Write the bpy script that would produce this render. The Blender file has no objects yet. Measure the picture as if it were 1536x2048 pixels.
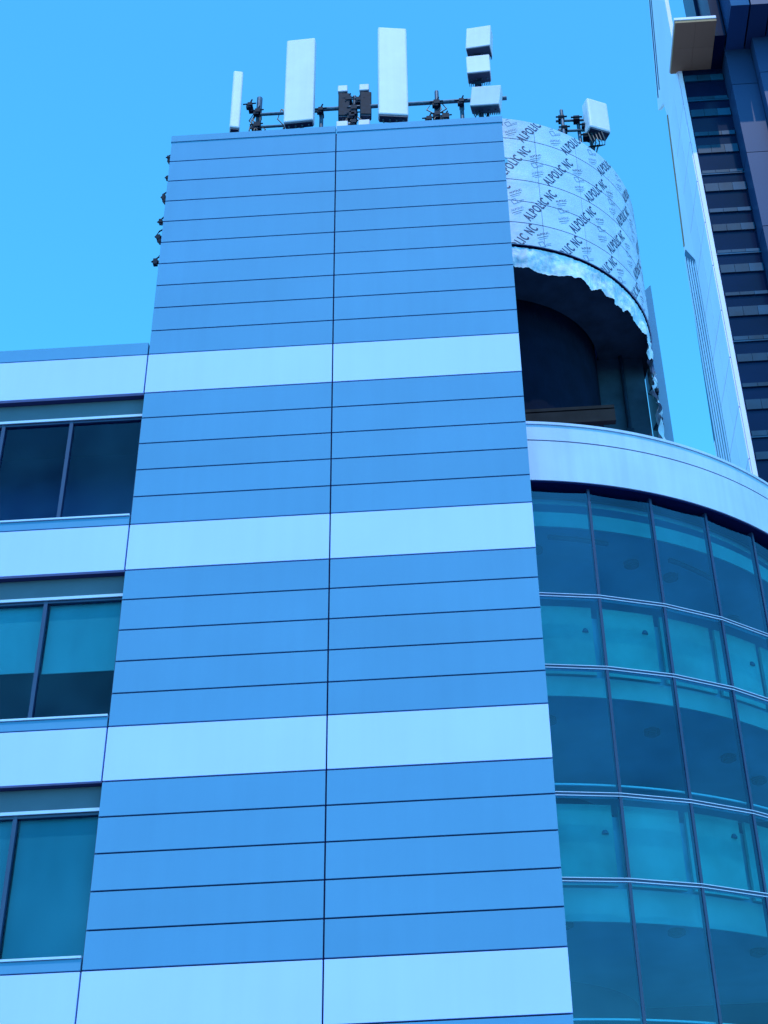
import bpy, bmesh, math, random
from mathutils import Vector, Matrix, noise
random.seed(4)
scene = bpy.context.scene
COL = scene.collection
GZ = -1.6   # ground level, camera eye at height 0

# ------------------------------------------------------------------ materials
def nt(name):
    m = bpy.data.materials.new(name); m.use_nodes = True
    t = m.node_tree; t.nodes.clear()
    out = t.nodes.new('ShaderNodeOutputMaterial')
    return m, t, out

def pm(name, col, rough=0.5, metal=0.0, var=0.06, scale=2.0, bump=0.0, bscale=8.0, island=0.0, stretch=None, spec=0.5, bdist=0.05, streak=0.0, objrand=0.0):
    m, t, out = nt(name)
    N = t.nodes.new; L = t.links.new
    b = N('ShaderNodeBsdfPrincipled'); L(b.outputs[0], out.inputs[0])
    b.inputs['Roughness'].default_value = rough
    b.inputs['Metallic'].default_value = metal
    b.inputs['Specular IOR Level'].default_value = spec
    tc = N('ShaderNodeTexCoord'); mp = N('ShaderNodeMapping')
    L(tc.outputs['Object'], mp.inputs[0])
    if stretch: mp.inputs['Scale'].default_value = stretch
    nz = N('ShaderNodeTexNoise'); nz.inputs['Scale'].default_value = scale; nz.inputs['Detail'].default_value = 5
    L(mp.outputs[0], nz.inputs[0])
    mr = N('ShaderNodeMapRange'); mr.inputs[3].default_value = 1 - var; mr.inputs[4].default_value = 1 + var
    mr.inputs[1].default_value = 0.3; mr.inputs[2].default_value = 0.7
    L(nz.outputs[0], mr.inputs[0])
    val = mr.outputs[0]
    if streak:
        m2 = N('ShaderNodeMapping'); m2.inputs['Scale'].default_value = (5, 5, 0.25); L(tc.outputs['Object'], m2.inputs[0])
        n3 = N('ShaderNodeTexNoise'); n3.inputs['Scale'].default_value = 1.0; n3.inputs['Detail'].default_value = 6; L(m2.outputs[0], n3.inputs[0])
        r3 = N('ShaderNodeMapRange'); r3.inputs[1].default_value = 0.35; r3.inputs[2].default_value = 0.7; r3.inputs[3].default_value = 1 + streak * 0.4; r3.inputs[4].default_value = 1 - streak
        L(n3.outputs[0], r3.inputs[0])
        mu = N('ShaderNodeMath'); mu.operation = 'MULTIPLY'; L(val, mu.inputs[0]); L(r3.outputs[0], mu.inputs[1]); val = mu.outputs[0]
    for amt, kind in ((island, 0), (objrand, 1)):
        if not amt: continue
        if kind == 0: src = N('ShaderNodeNewGeometry').outputs['Random Per Island']
        else: src = N('ShaderNodeObjectInfo').outputs['Random']
        r2 = N('ShaderNodeMapRange')
        r2.inputs[3].default_value = 1 - amt; r2.inputs[4].default_value = 1 + amt
        L(src, r2.inputs[0])
        mu = N('ShaderNodeMath'); mu.operation = 'MULTIPLY'
        L(val, mu.inputs[0]); L(r2.outputs[0], mu.inputs[1]); val = mu.outputs[0]
    vm = N('ShaderNodeVectorMath'); vm.operation = 'SCALE'
    vm.inputs[0].default_value = col[:3]; L(val, vm.inputs['Scale'])
    L(vm.outputs[0], b.inputs['Base Color'])
    if bump:
        n2 = N('ShaderNodeTexNoise'); n2.inputs['Scale'].default_value = bscale; n2.inputs['Detail'].default_value = 3
        L(tc.outputs['Object'], n2.inputs[0])
        bp = N('ShaderNodeBump'); bp.inputs['Strength'].default_value = bump; bp.inputs['Distance'].default_value = bdist
        L(n2.outputs[0], bp.inputs['Height']); L(bp.outputs[0], b.inputs['Normal'])
    return m

def glass(name, tint, refl=(0.5, 0.8, 1.0), base=0.05, gain=1.0, vary=0.0):
    m, t, out = nt(name); N = t.nodes.new; L = t.links.new
    tr = N('ShaderNodeBsdfTransparent'); tr.inputs[0].default_value = (*tint, 1)
    gl = N('ShaderNodeBsdfGlossy'); gl.inputs[0].default_value = (*refl, 1); gl.inputs['Roughness'].default_value = 0.03
    fr = N('ShaderNodeFresnel'); fr.inputs[0].default_value = 1.5
    ma = N('ShaderNodeMath'); ma.operation = 'MULTIPLY_ADD'
    ma.inputs[1].default_value = gain; ma.inputs[2].default_value = base; ma.use_clamp = True
    L(fr.outputs[0], ma.inputs[0])
    tc = N('ShaderNodeTexCoord'); nz = N('ShaderNodeTexNoise'); nz.inputs['Scale'].default_value = 0.8
    L(tc.outputs['Object'], nz.inputs[0])
    if vary:   # uneven grime film and pane to pane difference of the coating
        oi = N('ShaderNodeObjectInfo'); a1 = N('ShaderNodeMath'); a1.operation = 'MULTIPLY_ADD'; a1.inputs[1].default_value = vary; a1.inputs[2].default_value = base - vary / 2
        L(oi.outputs['Random'], a1.inputs[0])
        a2 = N('ShaderNodeMath'); a2.operation = 'MULTIPLY_ADD'; a2.inputs[1].default_value = 0.07; L(nz.outputs[0], a2.inputs[0]); L(a1.outputs[0], a2.inputs[2])
        a3 = N('ShaderNodeMath'); a3.operation = 'SUBTRACT'; a3.inputs[1].default_value = 0.035; a3.use_clamp = True; L(a2.outputs[0], a3.inputs[0]); L(a3.outputs[0], ma.inputs[2])
    bp = N('ShaderNodeBump'); bp.inputs['Strength'].default_value = 0.15; bp.inputs['Distance'].default_value = 0.02
    L(nz.outputs[0], bp.inputs['Height']); L(bp.outputs[0], gl.inputs['Normal'])
    mx = N('ShaderNodeMixShader'); L(ma.outputs[0], mx.inputs[0]); L(tr.outputs[0], mx.inputs[1]); L(gl.outputs[0], mx.inputs[2])
    L(mx.outputs[0], out.inputs[0])
    return m

M = {}
M['grey'] = pm('grey_panel', (0.104, 0.257, 0.47), 0.65, 0.0, 0.04, 0.4, 0.03, 1.2, 0.025, spec=0.12, streak=0.02)
M['white'] = pm('white_panel', (0.50, 0.54, 0.97), 0.65, 0.0, 0.025, 0.5, 0.03, 1.2, 0.015, spec=0.15, streak=0.02)
M['core'] = pm('dark_joint', (0.006, 0.008, 0.06), 0.8, spec=0.05)
M['soffit'] = pm('window_head', (0.08, 0.11, 0.17), 0.7)
M['sill'] = pm('aluminium_sill', (0.45, 0.52, 0.75), 0.5, 0.0)
M['frame'] = pm('window_frame', (0.02, 0.035, 0.11), 0.4, 0.0)
M['glassd'] = glass('window_glass', (0.40, 0.66, 0.90), base=0.015, gain=0.4, vary=0.02)
M['glassc'] = glass('curtain_glass', (0.30, 0.74, 0.90), (0.4, 0.72, 0.95), base=0.05, gain=0.7, vary=0.05)
M['blind'] = pm('teal_blind', (0.12, 0.44, 0.36), 0.8, 0, 0.12, 1.5, stretch=(1, 1, 0.3), objrand=0.05)
M['blindlow'] = pm('deep_teal_blind', (0.06, 0.28, 0.25), 0.8, 0, 0.12, 1.5, stretch=(1, 1, 0.3), objrand=0.05)
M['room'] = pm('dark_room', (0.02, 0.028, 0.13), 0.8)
M['mullion'] = pm('mullion', (0.02, 0.03, 0.10), 0.4, 0.0)
M['transom'] = pm('transom', (0.46, 0.54, 0.76), 0.4, 0.0)
M['rail'] = pm('white_rail', (0.85, 0.85, 0.85), 0.4, 0.0)
M['spandrel'] = pm('spandrel_back', (0.20, 0.48, 0.42), 0.8, 0, 0.28, 0.9, objrand=0.10)
M['ceil'] = pm('ceiling', (0.14, 0.38, 0.50), 0.9, 0, 0.18, 0.6)
M['pelmet'] = pm('pelmet', (0.30, 0.50, 0.46), 0.8, 0, 0.2, 0.8)
M['lamp'] = pm('dark_fixture', (0.02, 0.08, 0.15), 0.5)
M['cornice'] = pm('cornice_panel', (0.48, 0.52, 0.74), 0.55, 0.0, 0.07, 0.8, 0.05, 1.5, 0.02, spec=0.3, streak=0.08)
M['sidepanel'] = pm('side_panel', (0.07, 0.20, 0.36), 0.6, 0.0, 0.06, 0.8, spec=0.1)
M['film'] = pm('protective_film', (0.44, 0.50, 0.72), 0.5, 0.0, 0.08, 2.2, 0.5, 2.6, 0.06, spec=0.4, bdist=0.05)
M['ink'] = pm('print_ink', (0.012, 0.02, 0.10), 0.6)
M['inklight'] = pm('print_ink_light', (0.16, 0.22, 0.40), 0.6)
M['membrane'] = pm('membrane', (0.54, 0.58, 0.78), 0.7, 0, 0.25, 3.5, 0.8, 5.0)
M['conc'] = pm('shaded_concrete', (0.026, 0.045, 0.078), 0.9, 0, 0.25, 2.0, 0.3, 6, spec=0.1)  # shade of the drum opening is put into this dark base colour
M['inner'] = pm('inner_wall', (0.004, 0.007, 0.022), 0.9, 0, 0.2, spec=0.05)  # near-black base colour stands in for deep shade inside the drum
M['beam'] = pm('shaded_beam', (0.022, 0.018, 0.022), 0.9, 0, 0.25, spec=0.1)  # beam colour darkened to stand in for shade in the opening
M['ant'] = pm('antenna_radome', (0.72, 0.58, 0.74), 0.55, 0, 0.04, 2.5, spec=0.3, streak=0.05)
M['antb'] = pm('antenna_base', (0.03, 0.05, 0.10), 0.5)
M['steel'] = pm('galvanised_steel', (0.03, 0.07, 0.14), 0.5, 0.2, 0.5, 12)
M['dark'] = pm('dark_gear', (0.005, 0.014, 0.034), 0.6, 0, 0.3, 9, spec=0.1)
M['cable'] = pm('cable', (0.008, 0.015, 0.03), 0.5)
M['roof'] = pm('roofing', (0.15, 0.2, 0.28), 0.9, 0, 0.15)
M['swhite'] = pm('far_white_cladding', (0.80, 0.60, 0.84), 0.6, 0.0, 0.06, 0.15, island=0.05)
M['srib'] = pm('far_louvre', (0.70, 0.56, 0.80), 0.6, 0.0, 0.06, 0.15, island=0.10)
M['sdark'] = pm('far_dark_glass', (0.002, 0.009, 0.042), 0.2, 0.0, 0.3, 0.1, spec=0.12)
M['steal'] = pm('far_spandrel', (0.005, 0.035, 0.08), 0.4, 0.0, 0.35, 0.5, island=0.8, spec=0.15)
M['spurp'] = pm('far_pier', (0.020, 0.040, 0.12), 0.4, 0.0, 0.15, 0.05, island=0.12, spec=0.2)
M['sblue'] = pm('far_blue_glass', (0.02, 0.05, 0.15), 0.12, 0.0, 0.3, 0.08)
M['tan'] = pm('tan_soffit', (0.42, 0.20, 0.13), 0.7, 0, 0.08, 0.2, island=0.05, spec=0.1)
M['ground'] = pm('ground_paving', (0.16, 0.18, 0.22), 0.9, 0, 0.15, 0.3)
M['asphalt'] = pm('asphalt', (0.05, 0.05, 0.055), 0.9, 0, 0.2, 3)
M['paint'] = pm('road_paint', (0.7, 0.7, 0.7), 0.7)

# ------------------------------------------------------------------ mesh helpers
class MB:
    def __init__(s): s.v = []; s.f = []; s.m = []
    def add(s, vs, fs, mi=0):
        o = len(s.v); s.v += [tuple(p) for p in vs]
        for f in fs: s.f.append([i + o for i in f]); s.m.append(mi)
BF = [(0, 3, 2, 1), (4, 5, 6, 7), (0, 1, 5, 4), (1, 2, 6, 5), (2, 3, 7, 6), (3, 0, 4, 7)]
def box(b, x0, x1, y0, y1, z0, z1, mi=0):
    b.add([(x0, y0, z0), (x1, y0, z0), (x1, y1, z0), (x0, y1, z0), (x0, y0, z1), (x1, y0, z1), (x1, y1, z1), (x0, y1, z1)], BF, mi)
def P(c, a, r, z):
    a = math.radians(a); return (c[0] + r * math.sin(a), c[1] - r * math.cos(a), z)
def arc(b, c, r0, r1, z0, z1, a0, a1, n, mi=0):
    vs = []; fs = []
    for i in range(n + 1):
        a = a0 + (a1 - a0) * i / n
        vs += [P(c, a, r1, z0), P(c, a, r1, z1), P(c, a, r0, z1), P(c, a, r0, z0)]
    for i in range(n):
        o = 4 * i
        for k in range(4):
            k2 = (k + 1) % 4
            fs.append((o + k, o + 4 + k, o + 4 + k2, o + k2))
    fs.append((0, 1, 2, 3)); o = 4 * n; fs.append((o + 3, o + 2, o + 1, o))
    b.add(vs, fs, mi)
def sector(b, c, r, z0, z1, a0, a1, n, mi=0):
    vs = [(c[0], c[1], z0), (c[0], c[1], z1)]; fs = []
    for i in range(n + 1):
        a = a0 + (a1 - a0) * i / n
        vs += [P(c, a, r, z0), P(c, a, r, z1)]
    for i in range(n):
        o = 2 + 2 * i
        fs += [(0, o + 2, o), (1, o + 1, o + 3), (o, o + 2, o + 3, o + 1)]
    b.add(vs, fs, mi)
def prism_x(b, x0, x1, yz, mi=0):
    n = len(yz); vs = [(x0, y, z) for y, z in yz] + [(x1, y, z) for y, z in yz]
    fs = [tuple(range(n)), tuple(range(2 * n - 1, n - 1, -1))] + [(i, (i + 1) % n, n + (i + 1) % n, n + i) for i in range(n)]
    b.add(vs, fs, mi)
def tube(b, pts, r, n=8, mi=0):
    pts = [Vector(p) for p in pts]; vs = []; fs = []
    for i, p in enumerate(pts):
        d = (pts[min(i + 1, len(pts) - 1)] - pts[max(i - 1, 0)]).normalized()
        u = d.cross(Vector((0, 0, 1)))
        if u.length < 0.05: u = d.cross(Vector((0, 1, 0)))
        u.normalize(); w = d.cross(u)
        for k in range(n):
            t = 2 * math.pi * k / n; vs.append(p + r * (math.cos(t) * u + math.sin(t) * w))
    for i in range(len(pts) - 1):
        for k in range(n):
            fs.append((i * n + k, i * n + (k + 1) % n, (i + 1) * n + (k + 1) % n, (i + 1) * n + k))
    fs.append(tuple(range(n))[::-1]); fs.append(tuple((len(pts) - 1) * n + k for k in range(n)))
    b.add(vs, fs, mi)
def mk(b, name, mats, parent=None, world=True, smooth=False, bevel=0.0, recalc=True, **props):
    me = bpy.data.meshes.new(name); me.from_pydata(b.v, [], b.f)
    for m in (mats if isinstance(mats, (list, tuple)) else [mats]): me.materials.append(M[m])
    me.polygons.foreach_set('material_index', b.m)
    if smooth: me.polygons.foreach_set('use_smooth', [True] * len(me.polygons))
    if recalc:
        bm = bmesh.new(); bm.from_mesh(me); bmesh.ops.recalc_face_normals(bm, faces=bm.faces); bm.to_mesh(me); bm.free()
    me.update()
    o = bpy.data.objects.new(name, me); COL.objects.link(o)
    if bevel:
        md = o.modifiers.new('bevel', 'BEVEL'); md.width = bevel; md.segments = 2; md.limit_method = 'ANGLE'
    if parent:
        o.parent = parent
        if world and parent.type == 'EMPTY': o.matrix_parent_inverse = Matrix.Translation(parent.location).inverted()
    for k, v in props.items(): o[k] = v
    return o
def empty(name, loc, label, cat, rot=(0, 0, 0), group=None):
    e = bpy.data.objects.new(name, None); COL.objects.link(e); e.location = loc; e.rotation_euler = rot
    e.empty_display_size = 0.2; e['label'] = label; e['category'] = cat
    if group: e['group'] = group
    return e

# ------------------------------------------------------------------ ground
b = MB(); b.add([(-1500, -1500, GZ), (1500, -1500, GZ), (1500, 1500, GZ), (-1500, 1500, GZ)], [(0, 1, 2, 3)])
mk(b, 'ground', 'ground', kind='structure')
b = MB(); box(b, -200, 200, 2, 14, GZ - 0.2, GZ + 0.004); mk(b, 'road', 'asphalt', kind='structure')
b = MB(); box(b, -200, 200, 14, 22.3, GZ - 0.2, GZ + 0.13); mk(b, 'pavement', 'ground', kind='structure')
b = MB()
for i in range(-20, 20): box(b, i * 6, i * 6 + 3, 7.93, 8.07, GZ, GZ + 0.008)
mk(b, 'road_marking', 'paint', kind='structure')

# ------------------------------------------------------------------ office building
D = 22.5; XL, XM, XR = -6.655, -2.864, 0.942
T = [19.62, 15.42, 11.22, 7.02, 2.82]; BH = 1.02; PH = 0.636; G = 0.014
bld = empty('office_building', (-3, 28, GZ), 'blue and white panelled office building with curved glass bay', 'building')
b = MB(); box(b, XL + 0.03, XR - 0.03, D + 0.05, 33, GZ, 26.0); mk(b, 'tower_wall', 'core', bld)
rows = []
for k in range(10): rows.append((T[0] + k * PH, T[0] + (k + 1) * PH))
rows.append((25.98, 26.18))
for t in T:
    for k in range(5): rows.append((t - BH - (k + 1) * PH, t - BH - k * PH))
b = MB()
for z0, z1 in rows:
    if z1 < GZ: continue
    for x0, x1 in ((XL, XM - G), (XM + G, XR)):
        if z0 == 25.98: box(b, x0 - (0.015 if x0 == XL else 0), x1 + (0.015 if x1 == XR else 0), D - 0.02, D + 0.09, z0 + 0.0, z1)
        else: box(b, x0, x1, D, D + 0.08, z0 + G, z1 - G * (0 if z1 > 25.9 else 1))
    box(b, XR - 0.05, XR, D + 0.1, 33, z0 + G, z1 - G)
    if z0 > 19.9: box(b, XL, XL + 0.05, D + 0.1, 33, z0 + G, z1 - G)
mk(b, 'wall_cladding', 'grey', bld, bevel=0.003)
for t in T:
    b = MB()
    for x0, x1 in ((XL, XM - G), (XM + G, XR)): box(b, x0, x1, D - 0.003, D + 0.08, t - BH + G, t - G)
    box(b, XR - 0.05, XR, D + 0.1, 33, t - BH + G, t - G)
    mk(b, 'accent_band', 'white', bld, bevel=0.003)
# clips on the tower edge
for z, s in ((25.62, 0.7), (25.5, 0.45), (24.95, 0.55), (24.33, 0.8), (24.2, 0.5), (23.55, 0.9), (23.1, 1.0), (22.95, 0.6), (22.35, 1.1)):
    b = MB(); x = XL - 0.0; r = random.uniform
    box(b, x - 0.09 * s, x + 0.02, D + 0.12, D + 0.18, z - 0.02, z + 0.03 * s)
    box(b, x - 0.14 * s, x - 0.06 * s, D + 0.08, D + 0.18, z - r(0.04, 0.12) * s, z + r(0.03, 0.1) * s)
    tube(b, [(x - 0.05 * s, D + 0.1, z - r(0.05, .15)), (x - 0.17 * s, D + 0.1, z - 0.02), (x - r(0.0, 0.1), D + 0.1, z + r(0.08, 0.2) * s), (x + 0.03, D + 0.1, z + 0.22 * s)], 0.018, 5)
    mk(b, 'bracket', 'dark', bld)
# ---- left wing
WX = -15.2; WR = XL - 0.03
b = MB()
box(b, WX, WR, D + 2.2, 40, GZ, 19.7)
box(b, WX, WR, D + 0.3, D + 2.3, 19.55, 19.75)
for t in T: box(b, WX, WR, D + 0.08, D + 2.3, t - BH + 0.01, t + 0.15)
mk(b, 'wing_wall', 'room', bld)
PW = 3.79
xs = [WR - i * PW for i in range(3)] + [WX]
for ti, t in enumerate(T):
    b = MB()
    for i in range(3): box(b, xs[i + 1] + G, xs[i] - (G if i else 0), D, D + 0.2, t - BH + G, t - G)
    mk(b, 'accent_band', 'white', bld, bevel=0.003)
    b = MB(); h = 0.32 if ti == 0 else 0.19
    for i in range(3): box(b, xs[i + 1] + G, xs[i] - (G if i else 0), D, D + 0.2, t + G * 0.6, t + h)
    mk(b, 'wall_cladding', 'grey', bld, bevel=0.003)
    if ti: # opening above this band
        b = MB(); zt = t + 4.2 - BH
        box(b, WX, WR, D + 0.2, D + 0.35, zt - 0.40, zt + 0.005)
        mk(b, 'window_head', 'soffit', bld)
        b = MB(); box(b, WX, WR, D + 0.17, D + 0.20, zt - 0.45, zt - 0.39); box(b, WX, WR, D - 0.03, D + 0.3, t + 0.195, t + 0.235)
        mk(b, 'window_sill', 'sill', bld, bevel=0.004)
        edges = [WR, -8.13] + [-8.13 - 1.37 * (i + 1) for i in range(5)]
        for i in range(len(edges) - 1):
            x1, x0 = edges[i], edges[i + 1]; z0, z1 = t + 0.235, zt - 0.45
            f = MB(); y0, y1 = D + 0.2, D + 0.3; w = 0.035
            box(f, x0, x0 + w, y0, y1, z0, z1); box(f, x1 - w, x1, y0, y1, z0, z1)
            box(f, x0 + w, x1 - w, y0 + 0.01, y1, z0, z0 + 0.06); box(f, x0 + w, x1 - w, y0 + 0.01, y1, z1 - 0.05, z1)
            fr = mk(f, 'window', 'frame', bld)
            g = MB(); g.add([(x0 + w, D + 0.26, z0 + 0.05), (x1 - w, D + 0.26, z0 + 0.05), (x1 - w, D + 0.26, z1 - 0.05), (x0 + w, D + 0.26, z1 - 0.05)], [(0, 1, 2, 3)])
            mk(g, 'window_pane', 'glassd', fr, recalc=False)
            if ti == 1: continue
            if ti == 2: zb = z0 + (z1 - z0) * 0.43 + (0.04 if i % 2 else 0)
            else: zb = z0 + 0.02
            s = MB(); box(s, x0 + w + 0.02, x1 - w - 0.02, D + 0.34, D + 0.345, zb, z1); box(s, x0 + w + 0.02, x1 - w - 0.02, D + 0.33, D + 0.355, zb - 0.03, zb)
            mk(s, 'window_blind', 'blindlow' if ti == 3 else 'blind', fr)
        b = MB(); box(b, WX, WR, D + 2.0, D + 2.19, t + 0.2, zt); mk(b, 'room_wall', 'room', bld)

# ---- curved glass bay
C2 = (-0.1, 33.33); RG = 8.82
A = [15.2 + 9.1 * k for k in range(-1, 7)]
levels = [17.18, 14.64, 13.05, 10.45, 8.85, 6.25, 4.65, 2.05, 0.45, GZ]
b = MB()
arc(b, C2, 8.4, 9.0, 17.28, 18.29, -5, 100, 105)
arc(b, C2, 8.4, 9.0, 18.32, 18.72, -5, 100, 105)
arc(b, C2, 8.35, 9.03, 18.715, 18.78, -5, 100, 105)
mk(b, 'cornice', 'cornice', bld)
b = MB(); arc(b, C2, 8.42, 8.97, 17.24, 18.71, -4.9, 99.9, 105)
mk(b, 'cornice_joint', 'core', bld)
b = MB(); sector(b, C2, 8.5, 18.3, 18.5, -5, 100, 60); mk(b, 'roof_deck', 'roof', bld)
for a in A:
    b = MB()
    c0, s0 = math.cos(math.radians(a)), math.sin(math.radians(a))
    def q(r, u, z): return (C2[0] + r * s0 + u * c0, C2[1] - r * c0 + u * s0, z)
    for (r0, r1, w) in ((RG - 0.10, RG + 0.02, 0.028),):
        b.add([q(r1, -w, GZ), q(r1, w, GZ), q(r0, w, GZ), q(r0, -w, GZ), q(r1, -w, 17.25), q(r1, w, 17.25), q(r0, w, 17.25), q(r0, -w, 17.25)], BF)
    mk(b, 'mullion', 'mullion', bld)
for z in levels[1:-1]:
    b = MB()
    for i in range(len(A) - 1):
        arc(b, C2, RG - 0.1, RG + 0.025, z + 0.024, z + 0.038, A[i], A[i + 1], 1)
        arc(b, C2, RG - 0.1, RG + 0.025, z - 0.038, z - 0.024, A[i], A[i + 1], 1)
        arc(b, C2, RG - 0.1, RG + 0.012, z - 0.024, z + 0.024, A[i], A[i + 1], 1, 1)
    mk(b, 'transom', ['transom', 'mullion'], bld)
for i in range(len(A) - 1):
    for j in range(len(levels) - 1):
        z1, z0 = levels[j], levels[j + 1]
        w = 0.2
        g = MB(); g.add([P(C2, A[i] + w, RG, z0 + 0.035), P(C2, A[i + 1] - w, RG, z0 + 0.035), P(C2, A[i + 1] - w, RG, z1 - 0.035), P(C2, A[i] + w, RG, z1 - 0.035)], [(0, 1, 2, 3)])
        pane = mk(g, 'window_pane', 'glassc', bld, recalc=False)
        if j % 2 == 1:
            s = MB(); am = (A[i] + A[i + 1]) / 2
            arc(s, C2, RG - 0.42, RG - 0.36, z0 + 0.03, z1 - 0.05, A[i] + 0.5, A[i + 1] - 0.5, 3)
            mk(s, 'spandrel_panel', 'spandrel', pane)
            if (i * 2 + j) % 3 != 2:
                s = MB(); cc = Vector(P(C2, A[i + 1] - 1.6 - 0.5 * (i % 2), RG - 0.34, z1 - 0.62 + 0.1 * (i % 3)))
                for k in range(3): tube(s, [cc + Vector((0, 0.02, 0.025 * k)), cc + Vector((0, 0.02, 0.025 * k + 0.025))], 0.065 - 0.012 * k, 12)
                mk(s, 'ceiling_lamp', 'lamp', pane)
for j in range(0, 9, 2):
    z1 = levels[j]
    if j == 0: zc = 17.15
    else: zc = z1 - 0.02
    b = MB(); sector(b, C2, RG - 0.5, zc, zc + (0.12 if j == 0 else 1.4), -2, 95, 60); mk(b, 'ceiling', 'ceil', bld)
    b = MB()
    hh = {0: 0.36, 2: 0.42, 4: 0.6}.get(j, 0.5)
    top = zc - (0.28 if j == 0 else 0)
    arc(b, C2, RG - 0.42, RG - 0.38, top - hh, top, 5, 80, 60)
    mk(b, 'blind_pelmet', 'pelmet', bld)
    for a in (10.5, 30.6, 40.5 if j == 0 else 50.7, 64):
        s = MB(); p = Vector(P(C2, a, 6.6, zc))
        tube(s, [p - Vector((0, 0, 0.08)), p - Vector((0, 0, 0.03)), p], 0.17, 16); tube(s, [p - Vector((0, 0, 0.12)), p - Vector((0, 0, 0.08))], 0.10, 12)
        mk(s, 'ceiling_lamp', 'lamp', bld)
    for a in (12, 36):
        if j: break
        s = MB(); arc(s, C2, 7.1, 7.18, zc - 0.08, zc - 0.001, a, a + 11, 8); mk(s, 'linear_lamp', 'lamp', bld)
    if j:   # floor level guard rail seen low in each tall pane
        zr = levels[j + 1] + 0.24
        s = MB(); arc(s, C2, RG - 0.2, RG - 0.16, zr, zr + 0.03, 5, 42 if j == 2 else 80, 60); mk(s, 'guard_rail', 'rail', bld)
b = MB(); arc(b, C2, 2.8, 3.0, GZ, 17.2, -10, 100, 40); box(b, 0.95, 8.6, 33.0, 33.2, GZ, 17.2); mk(b, 'core_wall', 'room', bld)

# ---- penthouse drum
C1 = (0.32, 28.38); R1 = 4.2; ZB, ZT = 23.85, 28.15
b = MB(); nr = 6; rh = (ZT - ZB) / nr
cols = [-43.5 + 16 * k for k in range(15)]
for r in range(nr):
    for k in range(len(cols) - 1):
        arc(b, C1, R1 - 0.03, R1, ZB + r * rh + 0.013, ZB + (r + 1) * rh - 0.013, cols[k] + 0.08, cols[k + 1] - 0.08, 10)
pent = mk(b, 'penthouse_cladding', 'film', bld, label='curved cladding sheets in printed protective film')
b = MB(); arc(b, C1, R1 - 0.16, R1 - 0.025, ZB + 0.01, ZT - 0.02, -43, 180, 160); sector(b, C1, R1 - 0.1, 27.6, 27.8, -44, 181, 90)
mk(b, 'penthouse_wall', 'core', bld)
def text2d(s, size, sp=1.0, off=0.0):
    cu = bpy.data.curves.new('t', 'FONT'); cu.body = s; cu.size = size; cu.align_x = 'CENTER'; cu.align_y = 'CENTER'; cu.resolution_u = 3
    cu.space_character = sp; cu.offset = off
    o = bpy.data.objects.new('t', cu); COL.objects.link(o)
    bpy.context.view_layer.update()
    me = bpy.data.meshes.new_from_object(o.evaluated_get(bpy.context.evaluated_depsgraph_get()))
    vs = [(v.co.x, v.co.y) for v in me.vertices]; fs = [tuple(p.vertices) for p in me.polygons]
    bpy.data.objects.remove(o); bpy.data.curves.remove(cu); bpy.data.meshes.remove(me)
    return vs, fs
def stamp(tb, vs, fs, a, z, ang, sx=1.0, sy=1.0, mi=0, off=0.006):
    bm = bmesh.new(); ca, sa = math.cos(math.radians(ang)), math.sin(math.radians(ang))
    u0 = math.radians(a) * R1; V = []
    for x, y in vs:
        x *= sx; y *= sy
        V.append(bm.verts.new((u0 + x * ca - y * sa, 0, z + x * sa + y * ca)))
    for f in fs:
        try: bm.faces.new([V[i] for i in f])
        except ValueError: pass
    for zz, n in ((ZT - 0.02, (0, 0, 1)), (ZB + 0.02, (0, 0, -1))):
        bmesh.ops.bisect_plane(bm, geom=bm.verts[:] + bm.edges[:] + bm.faces[:], plane_co=(0, 0, zz), plane_no=n, clear_outer=True)
    bm.verts.index_update()
    tb.add([P(C1, math.degrees(v.co.x / R1), R1 + off, v.co.z) for v in bm.verts], [[v.index for v in f.verts] for f in bm.faces], mi)
    bm.free()
big = text2d('ALPOLIC NC', 0.35, 1.2, 0.006); small = text2d('ALPOLIC', 0.09)
xw = max(v[0] for v in big[0]) - min(v[0] for v in big[0]); SX = 1.34 / xw
tb = MB()
sq = [(-.1, -.1), (.1, -.1), (.1, .1), (-.1, .1), (-.08, -.08), (.08, -.08), (.08, .08), (-.08, .08)]
sqf = [(0, 1, 5, 4), (1, 2, 6, 5), (2, 3, 7, 6), (3, 0, 4, 7)]
bar = [(-.2, -.006), (.2, -.006), (.2, .006), (-.2, .006)]
for k, z in enumerate((23.95, 25.25, 26.6, 27.95)):
    o_ = 8 if k % 2 == 0 else 0
    for i in range(-1, 8):
        a = 4.5 + 16 * i + o_
        stamp(tb, *big, a, z, 55, SX, 1.0)
        a -= 0.3
        stamp(tb, *small, a + 8, z + 0.34, 28, 1.0, 1.0, 0)
        stamp(tb, bar, [(0, 1, 2, 3)], a + 8, z + 0.25, 28, .8, 1, 0)
        stamp(tb, bar, [(0, 1, 2, 3)], a + 8, z + 0.19, 28, .6, 1, 1)
        stamp(tb, sq, sqf, a + 7.4, z - 0.0, 28, 0.7, .8, 1)
        stamp(tb, bar, [(0, 1, 2, 3)], a + 9.6, z + 0.06, 28, .4, 1, 1)
        stamp(tb, bar, [(0, 1, 2, 3)], a + 9.6, z + 0.01, 28, .4, 1, 1)
        stamp(tb, *small, a + 8.2, z - 0.24, 28, 1.0, 1.0, 1)
        stamp(tb, bar, [(0, 1, 2, 3)], a + 8.2, z - 0.33, 28, .8, 1, 0)
        stamp(tb, bar, [(0, 1, 2, 3)], a + 8.2, z - 0.39, 28, .5, 1, 1)
mk(tb, 'printed_lettering', ['ink', 'inklight'], pent)
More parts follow.
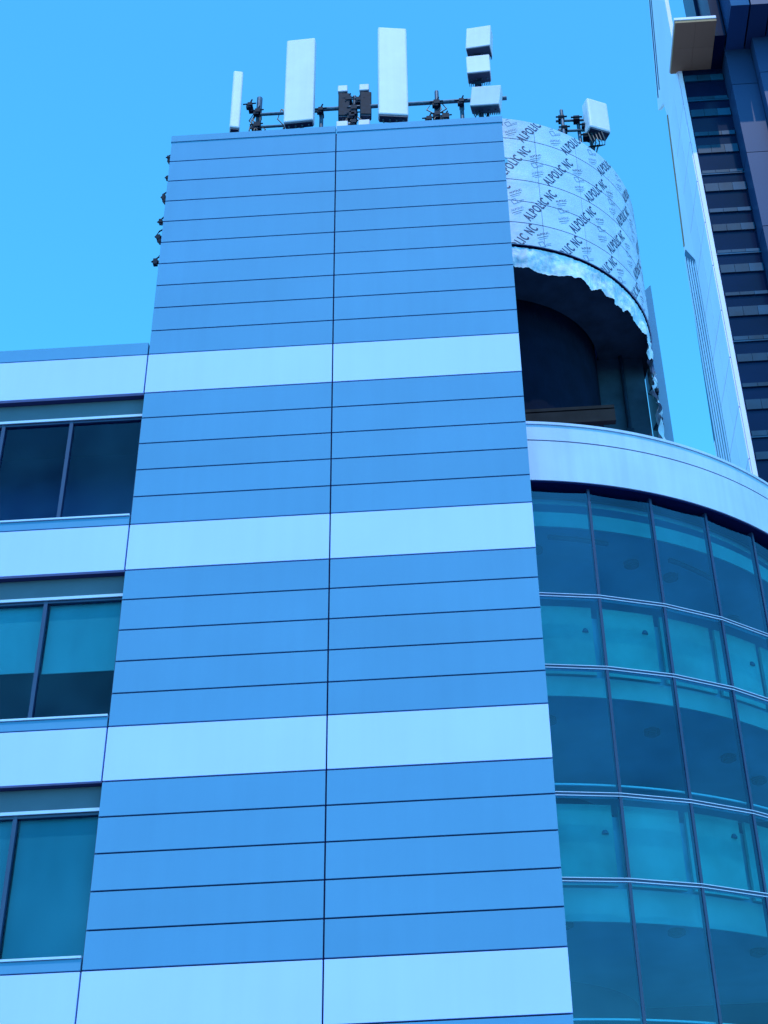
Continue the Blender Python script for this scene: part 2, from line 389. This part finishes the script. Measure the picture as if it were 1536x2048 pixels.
# loose membrane hem below the cladding
vs = []; fs = []; n = 420; m_ = 12
for i in range(n + 1):
    a0 = -5 + 103 * i / n
    a = a0 + 9 * noise.noise(Vector((a0 * 0.045, 11, 2)))
    amp = 0.35 + 1.3 * abs(noise.noise(Vector((a0 * 0.06, 1, 9))))
    low = 23.22 + 0.16 * noise.noise(Vector((a * 0.05, 3, 0))) + amp * (0.16 * noise.noise(Vector((a * 0.16, 7, 0))) + 0.09 * noise.noise(Vector((a * 0.5, 7, 4))) + 0.05 * noise.noise(Vector((a * 1.3, 2, 4))))
    if a0 > 55: low -= (a0 - 55) * 0.012
    for j in range(m_ + 1):
        f = j / m_; z = 23.80 + (low - 23.80) * f
        r = 4.15 - 0.05 * f + 0.18 * f * noise.noise(Vector((a * 0.12, z * 1.2, 1))) + amp * 0.10 * f * noise.noise(Vector((a * 0.33, z * 3, 5))) + 0.02 * noise.noise(Vector((a * 1.2, z * 6, 5)))
        vs.append(P(C1, a0, r, z))
for i in range(n):
    for j in range(m_):
        o = i * (m_ + 1) + j; fs.append((o, o + m_ + 1, o + m_ + 2, o + 1))
b = MB(); b.add(vs, fs); mk(b, 'weather_membrane', 'membrane', bld, smooth=True)
vs = []; fs = []; n = 180
for i in range(n + 1):
    z = 23.5 - i * 4.7 / n
    w0 = 81 + 9 * noise.noise(Vector((z * 1.3, 0, 0))) + 5 * noise.noise(Vector((z * 4, 0, 3))); w1 = 87 + 6.0 * noise.noise(Vector((z * 2.1, 5, 0)))
    for k in range(4):
        a = w0 + (w1 - w0) * k / 3; vs.append(P(C1, a, 4.10 + 0.25 * noise.noise(Vector((z * 3, k * 0.8, 2))), z))
for i in range(n):
    for k in range(3): fs.append((4 * i + k, 4 * i + 4 + k, 4 * i + 5 + k, 4 * i + k + 1))
b = MB(); b.add(vs, fs); mk(b, 'weather_membrane', 'membrane', bld, smooth=True, label='torn vertical strip of weather membrane')
# structure inside the opening
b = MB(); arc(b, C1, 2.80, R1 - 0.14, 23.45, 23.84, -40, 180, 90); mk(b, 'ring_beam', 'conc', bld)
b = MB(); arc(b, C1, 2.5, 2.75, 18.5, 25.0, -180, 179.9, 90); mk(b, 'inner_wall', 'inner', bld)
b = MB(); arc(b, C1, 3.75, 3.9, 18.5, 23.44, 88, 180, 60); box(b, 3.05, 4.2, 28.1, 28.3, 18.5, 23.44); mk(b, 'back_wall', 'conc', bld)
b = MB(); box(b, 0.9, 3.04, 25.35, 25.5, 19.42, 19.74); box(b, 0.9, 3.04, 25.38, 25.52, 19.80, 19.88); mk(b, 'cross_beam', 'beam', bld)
for p in ((3.66, 28.0),):
    b = MB(); tube(b, [(p[0], p[1], 18.5), (p[0], p[1], 23.44)], 0.05, 8); box(b, p[0] - .1, p[0] + .1, p[1] - .08, p[1] + .08, 21.0, 21.12); mk(b, 'column', 'dark', bld)
b = MB(); box(b, 4.53, 4.76, 28.5, 30.2, 18.5, 26.0); b.v = [(x, y, z + (0.25 if (z > 20 and x > 4.6) else 0)) for x, y, z in b.v]
mk(b, 'corner_panel', 'sidepanel', bld, bevel=0.01)
for z in (19.3, 20.2, 21.4, 22.5):
    b = MB(); box(b, 4.36, 4.54, 28.3, 28.45, z, z + 0.1); tube(b, [(4.3, 28.3, z - 0.1), (4.42, 28.2, z + 0.1), (4.5, 28.3, z + 0.25)], 0.05, 6); mk(b, 'bracket', 'dark', bld)

# ------------------------------------------------------------------ rooftop antennas
RZ = 26.0
GA = 'cellular antennas on the roof edge'
def antenna(x, y, z, w, h, d, yaw, tilt=0.0, label='tall white panel antenna on a steel roof mount', base=RZ, roll=0.0):
    e = empty('panel_antenna', (x, y, base), label, 'antenna', (0, 0, math.radians(yaw)), GA)
    zz = z - base
    b = MB(); box(b, -w / 2, w / 2, -d / 2, d / 2, zz, zz + h)
    b.v = [(px, py - tilt * (pz - zz) , pz) for px, py, pz in b.v]
    mk(b, 'radome', 'ant', e, world=False, bevel=min(w, d) * 0.16)
    b = MB(); box(b, -w / 2 + 0.03, w / 2 - 0.03, -d / 2 + 0.03, d / 2 - 0.03, zz - 0.035, zz + 0.02)
    for k in range(4): tube(b, [(-w / 3 + k * w / 4.5, 0, zz - 0.09), (-w / 3 + k * w / 4.5, 0, zz)], 0.022, 8)
    mk(b, 'end_cap', 'antb', e, world=False)
    b = MB(); tube(b, [(0, d / 2 + 0.22, 0), (0, d / 2 + 0.22, zz + h * 0.8)], 0.05, 10); mk(b, 'mounting_pole', 'steel', e, world=False)
    for t in (0.15, 0.72):
        b = MB(); box(b, -0.09, 0.09, d / 2 - 0.02 - tilt * h * t, d / 2 + 0.28, zz + h * t - 0.05, zz + h * t + 0.05); mk(b, 'bracket', 'steel', e, world=False)
    for k in range(3):
        b = MB(); u = -w / 3 + k * w / 4.5
        tube(b, [(u, 0, zz - 0.08), (u * 0.8, 0.08, zz - 0.25), (u * 0.4, 0.3, zz - 0.5), (u * 0.3, 0.5, 0)], 0.014, 6); mk(b, 'cable', 'cable', e, world=False)
    return e
antenna(-5.42, 23.35, 27.2, 0.24, 2.05, 0.30, 12, label='narrow white panel antenna seen edge on at the roof corner')
antenna(-3.86, 23.3, 27.27, 0.72, 3.0, 0.22, -3, 0.01, label='tall white panel antenna with dark bottom on roof edge')
antenna(-1.60, 23.3, 27.27, 0.72, 3.2, 0.26, 8, 0.01, label='tallest white panel antenna on the roof mount')
def radio(x, y, z, w, h, d, yaw, label, tiltx=0.0, mat='ant', tilty=0.0):
    e = empty('radio_unit', (x, y, z), label, 'radio unit', (math.radians(tiltx), math.radians(tilty), math.radians(yaw)), GA)
    b = MB(); box(b, -w / 2, w / 2, -d / 2, d / 2 - 0.06, 0, h); mk(b, 'housing', mat, e, world=False, bevel=0.02)
    b = MB()
    k = -w / 2 + 0.03
    while k < w / 2 - 0.03:
        box(b, k, k + 0.015, d / 2 - 0.062, d / 2 + 0.05, 0.02, h - 0.02); k += 0.045
    mk(b, 'heat_sink', 'dark', e, world=False)
    b = MB(); box(b, -w / 2 + 0.02, w / 2 - 0.02, -d / 2 + 0.02, d / 2 - 0.08, -0.025, 0.01)
    for k in range(4): tube(b, [(-w / 3 + k * w / 4.5, 0, -0.07), (-w / 3 + k * w / 4.5, 0, 0)], 0.02, 8)
    mk(b, 'connector_plate', 'antb', e, world=False)
    b = MB(); tube(b, [(0, d / 2 + 0.1, -0.35), (0, d / 2 + 0.1, h + 0.02)], 0.04, 8); mk(b, 'mounting_pole', 'steel', e, world=False)
    return e
radio(0.56, 23.5, 29.72, 0.62, 0.76, 0.42, -9, 'white box antenna at the top of a stacked pole', 0, tilty=4)
radio(0.52, 23.5, 28.78, 0.58, 0.62, 0.40, -3, 'white box antenna in the middle of a stacked pole')
radio(0.62, 23.5, 27.62, 0.72, 0.58, 0.36, -8, 'tilted white box antenna at the bottom of a stacked pole', 8, tilty=9)
for x in (-2.85, -2.32):
    radio(x, 23.6, 28.62, 0.24, 0.22, 0.2, 0, 'small white radio box on a roof pole')
    radio(x + 0.03, 23.62, 27.72, 0.28, 0.82, 0.26, 6, 'small black finned radio box on a roof pole', 0, 'dark')
    radio(x, 23.6, 27.22, 0.28, 0.30, 0.24, 0, 'small white radio box on a roof pole')
# pipe frame
fr = empty('antenna_mount', (-2, 23.6, RZ), 'galvanised steel pipe frame carrying the rooftop antennas', 'antenna mount')
for x0, x1, z, r in ((-4.85, -3.4, 28.0, 0.04), (-3.42, 1.15, 28.05, 0.05), (-5.1, -3.9, 27.55, 0.035)):
    b = MB(); tube(b, [(x0, 23.55, z), (x1, 23.55, z)], r, 10); mk(b, 'crossbar', 'steel', fr)
for x, zt, r in ((-4.92, 28.75, 0.07), (-3.38, 28.25, 0.05), (-2.85, 29.0, 0.04), (-2.3, 29.0, 0.04), (-2.57, 28.6, 0.05), (-0.55, 28.6, 0.05), (0.05, 28.2, 0.05), (0.5, 30.4, 0.05), (-1.6, 28.4, 0.05)):
    b = MB(); tube(b, [(x, 23.68, 25.9), (x, 23.68, zt)], r, 10); mk(b, 'post', 'steel', fr)
for x, z in ((-4.92, 28.1), (-4.92, 27.6), (-5.12, 28.35), (-3.38, 28.02), (-2.57, 28.0), (-2.57, 27.8), (-0.55, 28.02), (-0.55, 27.6), (-0.75, 27.45), (-0.35, 27.5), (0.05, 28.02), (0.5, 28.05), (-2.57, 27.5), (-2.7, 28.35), (-2.45, 28.3), (-2.62, 27.75), (0.5, 29.6), (0.5, 28.6)):
    b = MB(); s = random.uniform(0.55, 0.85)
    box(b, x - 0.1 * s, x + 0.1 * s, 23.48, 23.76, z - 0.09 * s, z + 0.09 * s); box(b, x - 0.16 * s, x + 0.04 * s, 23.5, 23.6, z - 0.18 * s, z + 0.03); tube(b, [(x - 0.17, 23.5, z), (x + 0.15, 23.5, z + 0.02)], 0.018, 6)
    tube(b, [(x - 0.1 * s, 23.5, z - 0.14), (x + 0.05, 23.5, z + 0.16)], 0.018, 6)
    mk(b, 'clamp', 'dark', fr)
for k in range(18):
    b = MB(); x = random.choice((-4.9, -2.57, -0.55, 0.5, -4.3, -2.7)) + random.uniform(-0.1, 0.1)
    tube(b, [(x, 23.6, 28.2), (x + random.uniform(-.2, .2), 23.55, 27.8), (x + random.uniform(-.25, .25), 23.5, 27.4), (x + random.uniform(-.2, .2), 23.6, 26.5)], 0.016, 6); mk(b, 'cable', 'cable', fr)
# antenna on the drum
antenna(3.62, 26.35, 29.75, 0.62, 1.15, 0.34, 24, 0.0, 'white box antenna tilted on top of the curved penthouse', base=27.8)
fr2 = empty('antenna_mount', (2.9, 26.4, 27.8), 'steel poles and brackets on top of the curved penthouse', 'antenna mount')
for x, y, zt in ((2.72, 26.35, 30.75), (3.15, 26.5, 30.6), (2.66, 26.7, 30.4)):
    b = MB(); tube(b, [(x, y, 27.8), (x, y, zt)], 0.05, 10); mk(b, 'post', 'steel', fr2)
for z in (30.0, 30.4):
    b = MB(); tube(b, [(2.55, 26.4, z), (3.5, 26.45, z + 0.03)], 0.035, 8); mk(b, 'crossbar', 'steel', fr2)
for x, z in ((2.7, 30.45), (3.1, 30.4), (3.3, 30.1), (2.75, 30.05), (3.3, 29.7)):
    b = MB(); box(b, x - 0.08, x + 0.08, 26.3, 26.5, z - 0.07, z + 0.07); tube(b, [(x - 0.15, 26.3, z), (x + 0.15, 26.3, z)], 0.025, 6); mk(b, 'clamp', 'dark', fr2)
for k in range(5):
    b = MB(); x = 3.35 + 0.09 * k
    tube(b, [(x, 26.25, 29.7), (x + 0.05, 26.2, 29.35), (x + 0.15 - 0.03 * k, 26.2, 29.15), (x - 0.15, 26.3, 29.2), (x - 0.3, 26.4, 28.6), (x - 0.3, 26.4, 27.8)], 0.018, 6, 0); mk(b, 'cable', 'cable', fr2)

# ------------------------------------------------------------------ far skyscraper
sk = empty('skyscraper', (20, 64, GZ), 'tall dark glass tower with white side wall', 'skyscraper')
b = MB(); box(b, 13.95, 34, 60, 64.4, GZ, 73.2); box(b, 13.95, 34, 64.4, 67.0, GZ, 60); box(b, 15.6, 34, 60.3, 63, 73, 115); mk(b, 'glass_wall', 'sdark', sk)
b = MB()
prism_x(b, 13.7, 13.94, [(60.0, GZ), (68.5, GZ), (68.3, 49.2), (67.4, 64.8), (65.5, 75.3), (65.9, 77.0), (68.1, 78.9), (64.9, 86.7), (60.5, 98), (60.0, 98)])
mk(b, 'side_wall', 'swhite', sk)
b = MB(); z = GZ + 1
while z < 72.5:
    for y in (60.05, 62.2): box(b, 13.62, 13.69, y, y + 2.1, z, z + 3.3)
    z += 3.36
mk(b, 'side_cladding', 'swhite', sk, bevel=0.02)
b = MB(); prism_x(b, 13.66, 13.698, [(64.4, GZ), (68.4, GZ), (68.2, 49.2), (67.3, 64.4), (66.9, 64.4), (64.4, 61.0)]); mk(b, 'louvre_recess', 'spurp', sk)
b = MB()
for k in range(6):
    y = 64.5 + 0.64 * k
    zt = 61.0 + (y - 64.4) * 1.1 if y < 67.0 else (64.0 if y < 67.3 else 50)
    box(b, 13.63, 13.655, y, y + 0.36, GZ, zt)
mk(b, 'louvre_screen', 'srib', sk)
b = MB(); prism_x(b, 13.66, 13.69, [(67.0, 64.9), (67.3, 65.0), (65.42, 75.2), (65.15, 75.0)]); mk(b, 'edge_trim', 'tan', sk)
b = MB(); prism_x(b, 13.66, 13.69, [(67.2, 79.2), (67.4, 79.3), (64.3, 86.9), (64.1, 86.8)]); prism_x(b, 13.66, 13.69, [(66.4, 79.0), (66.5, 79.1), (63.6, 86.6), (63.5, 86.5)]); mk(b, 'edge_joint', 'spurp', sk)
z = 30.0; k = 0
while z < 72.6:
    b = MB(); hh = random.uniform(0.18, 0.35) if k % 2 else random.uniform(0.4, 0.7)
    n = 3
    for i in range(n): box(b, 14.0 + i * 0.8, 14.78 + i * 0.8, 59.9, 60.1, z, z + hh)
    if k % 4 == 1: box(b, 13.95, 16.5, 59.92, 60.1, z - 0.1, z)
    mk(b, 'window_spandrel', 'steal', sk); z += 1.72 if k % 2 else 1.5; k += 1
b = MB(); z = GZ
while z < 73:
    box(b, 16.45, 18.0, 58.6, 60.5, z, z + 5.9); box(b, 18.03, 19.4, 57.8, 60.5, z, z + 5.9); z += 5.95
mk(b, 'corner_pier', 'spurp', sk)
b = MB(); box(b, 19.5, 34, 57.0, 60.2, GZ, 73); mk(b, 'front_glazing', 'sblue', sk)
b = MB()
for i in range(2):
    for j in range(2): box(b, 13.25 + j * 1.25, 14.49 + j * 1.25, 56.4 + i * 1.9, 58.29 + i * 1.9, 73, 73.2)
mk(b, 'soffit', 'tan', sk)
b = MB(); box(b, 13.2, 15.75, 56.35, 60.3, 73.21, 73.45); mk(b, 'canopy_edge', 'swhite', sk, bevel=0.03)
b = MB(); box(b, 15.76, 16.4, 57.5, 60.2, 73.0, 100); mk(b, 'recess_wall', 'sdark', sk)
for i in range(6):
    b = MB(); box(b, 16.5 + i * 1.2, 17.6 + i * 1.2, 55.4, 64, 73.0, 100)
    mk(b, 'crown_glazing', 'sblue' if i % 2 == 0 else 'spurp', sk)

# ------------------------------------------------------------------ light
AZ = 6
az, el = math.radians(AZ), math.radians(64)
sv = Vector((math.sin(az) * math.cos(el), -math.cos(az) * math.cos(el), math.sin(el)))
sd = bpy.data.lights.new('sun', 'SUN'); sd.energy = 2.2; sd.angle = math.radians(0.5); sd.color = (1.0, 0.98, 0.95)
so = bpy.data.objects.new('sun', sd); COL.objects.link(so); so.rotation_euler = sv.to_track_quat('Z', 'Y').to_euler(); so.location = (0, -20, 60)
w = bpy.data.worlds.new('World'); scene.world = w; w.use_nodes = True
t = w.node_tree; t.nodes.clear(); N = t.nodes.new; L = t.links.new
out = N('ShaderNodeOutputWorld'); bg = N('ShaderNodeBackground'); sky = N('ShaderNodeTexSky')
sky.sky_type = 'NISHITA'; sky.sun_disc = False; sky.sun_elevation = el; sky.sun_rotation = math.radians(180 - AZ)
sky.altitude = 0; sky.air_density = 1.0; sky.dust_density = 0.1; sky.ozone_density = 1.5
tc = N('ShaderNodeTexCoord'); sp = N('ShaderNodeSeparateXYZ'); L(tc.outputs['Generated'], sp.inputs[0])
mr = N('ShaderNodeMapRange'); mr.inputs[1].default_value = 0.78; mr.inputs[2].default_value = 0.38; L(sp.outputs['Z'], mr.inputs[0])
tint = N('ShaderNodeMix'); tint.data_type = 'RGBA'; L(mr.outputs[0], tint.inputs[0])
tint.inputs[6].default_value = (0.62, 2.3, 2.95, 1); tint.inputs[7].default_value = (0.70, 2.8, 2.95, 1)
mx = N('ShaderNodeMix'); mx.data_type = 'RGBA'; mx.blend_type = 'MULTIPLY'; mx.inputs[0].default_value = 1.0
L(tint.outputs[2], mx.inputs[7])
L(sky.outputs[0], mx.inputs[6]); L(mx.outputs[2], bg.inputs[0]); bg.inputs[1].default_value = 0.15; L(bg.outputs[0], out.inputs[0])

# ------------------------------------------------------------------ camera
f = 2900.0; ppx = 910.0
Zc = Vector((726 - ppx, 4265, -f)).normalized()
Xc = Vector((1, 0.056, 0)); Xc.z = -(Zc.x * Xc.x + Zc.y * Xc.y) / Zc.z; Xc.normalize()
Yc = Zc.cross(Xc)
cam = bpy.data.cameras.new('camera'); co = bpy.data.objects.new('camera', cam); COL.objects.link(co)
R = Matrix((Xc, Yc, Zc))
co.matrix_world = R.to_4x4()
cam.sensor_fit = 'VERTICAL'; cam.sensor_height = 24; cam.lens = f / 2048 * 24
cam.shift_x = -(ppx - 768) / 2048; cam.clip_end = 5000
scene.camera = co
scene.view_settings.view_transform = 'Standard'; scene.view_settings.look = 'None'; scene.view_settings.exposure = 0
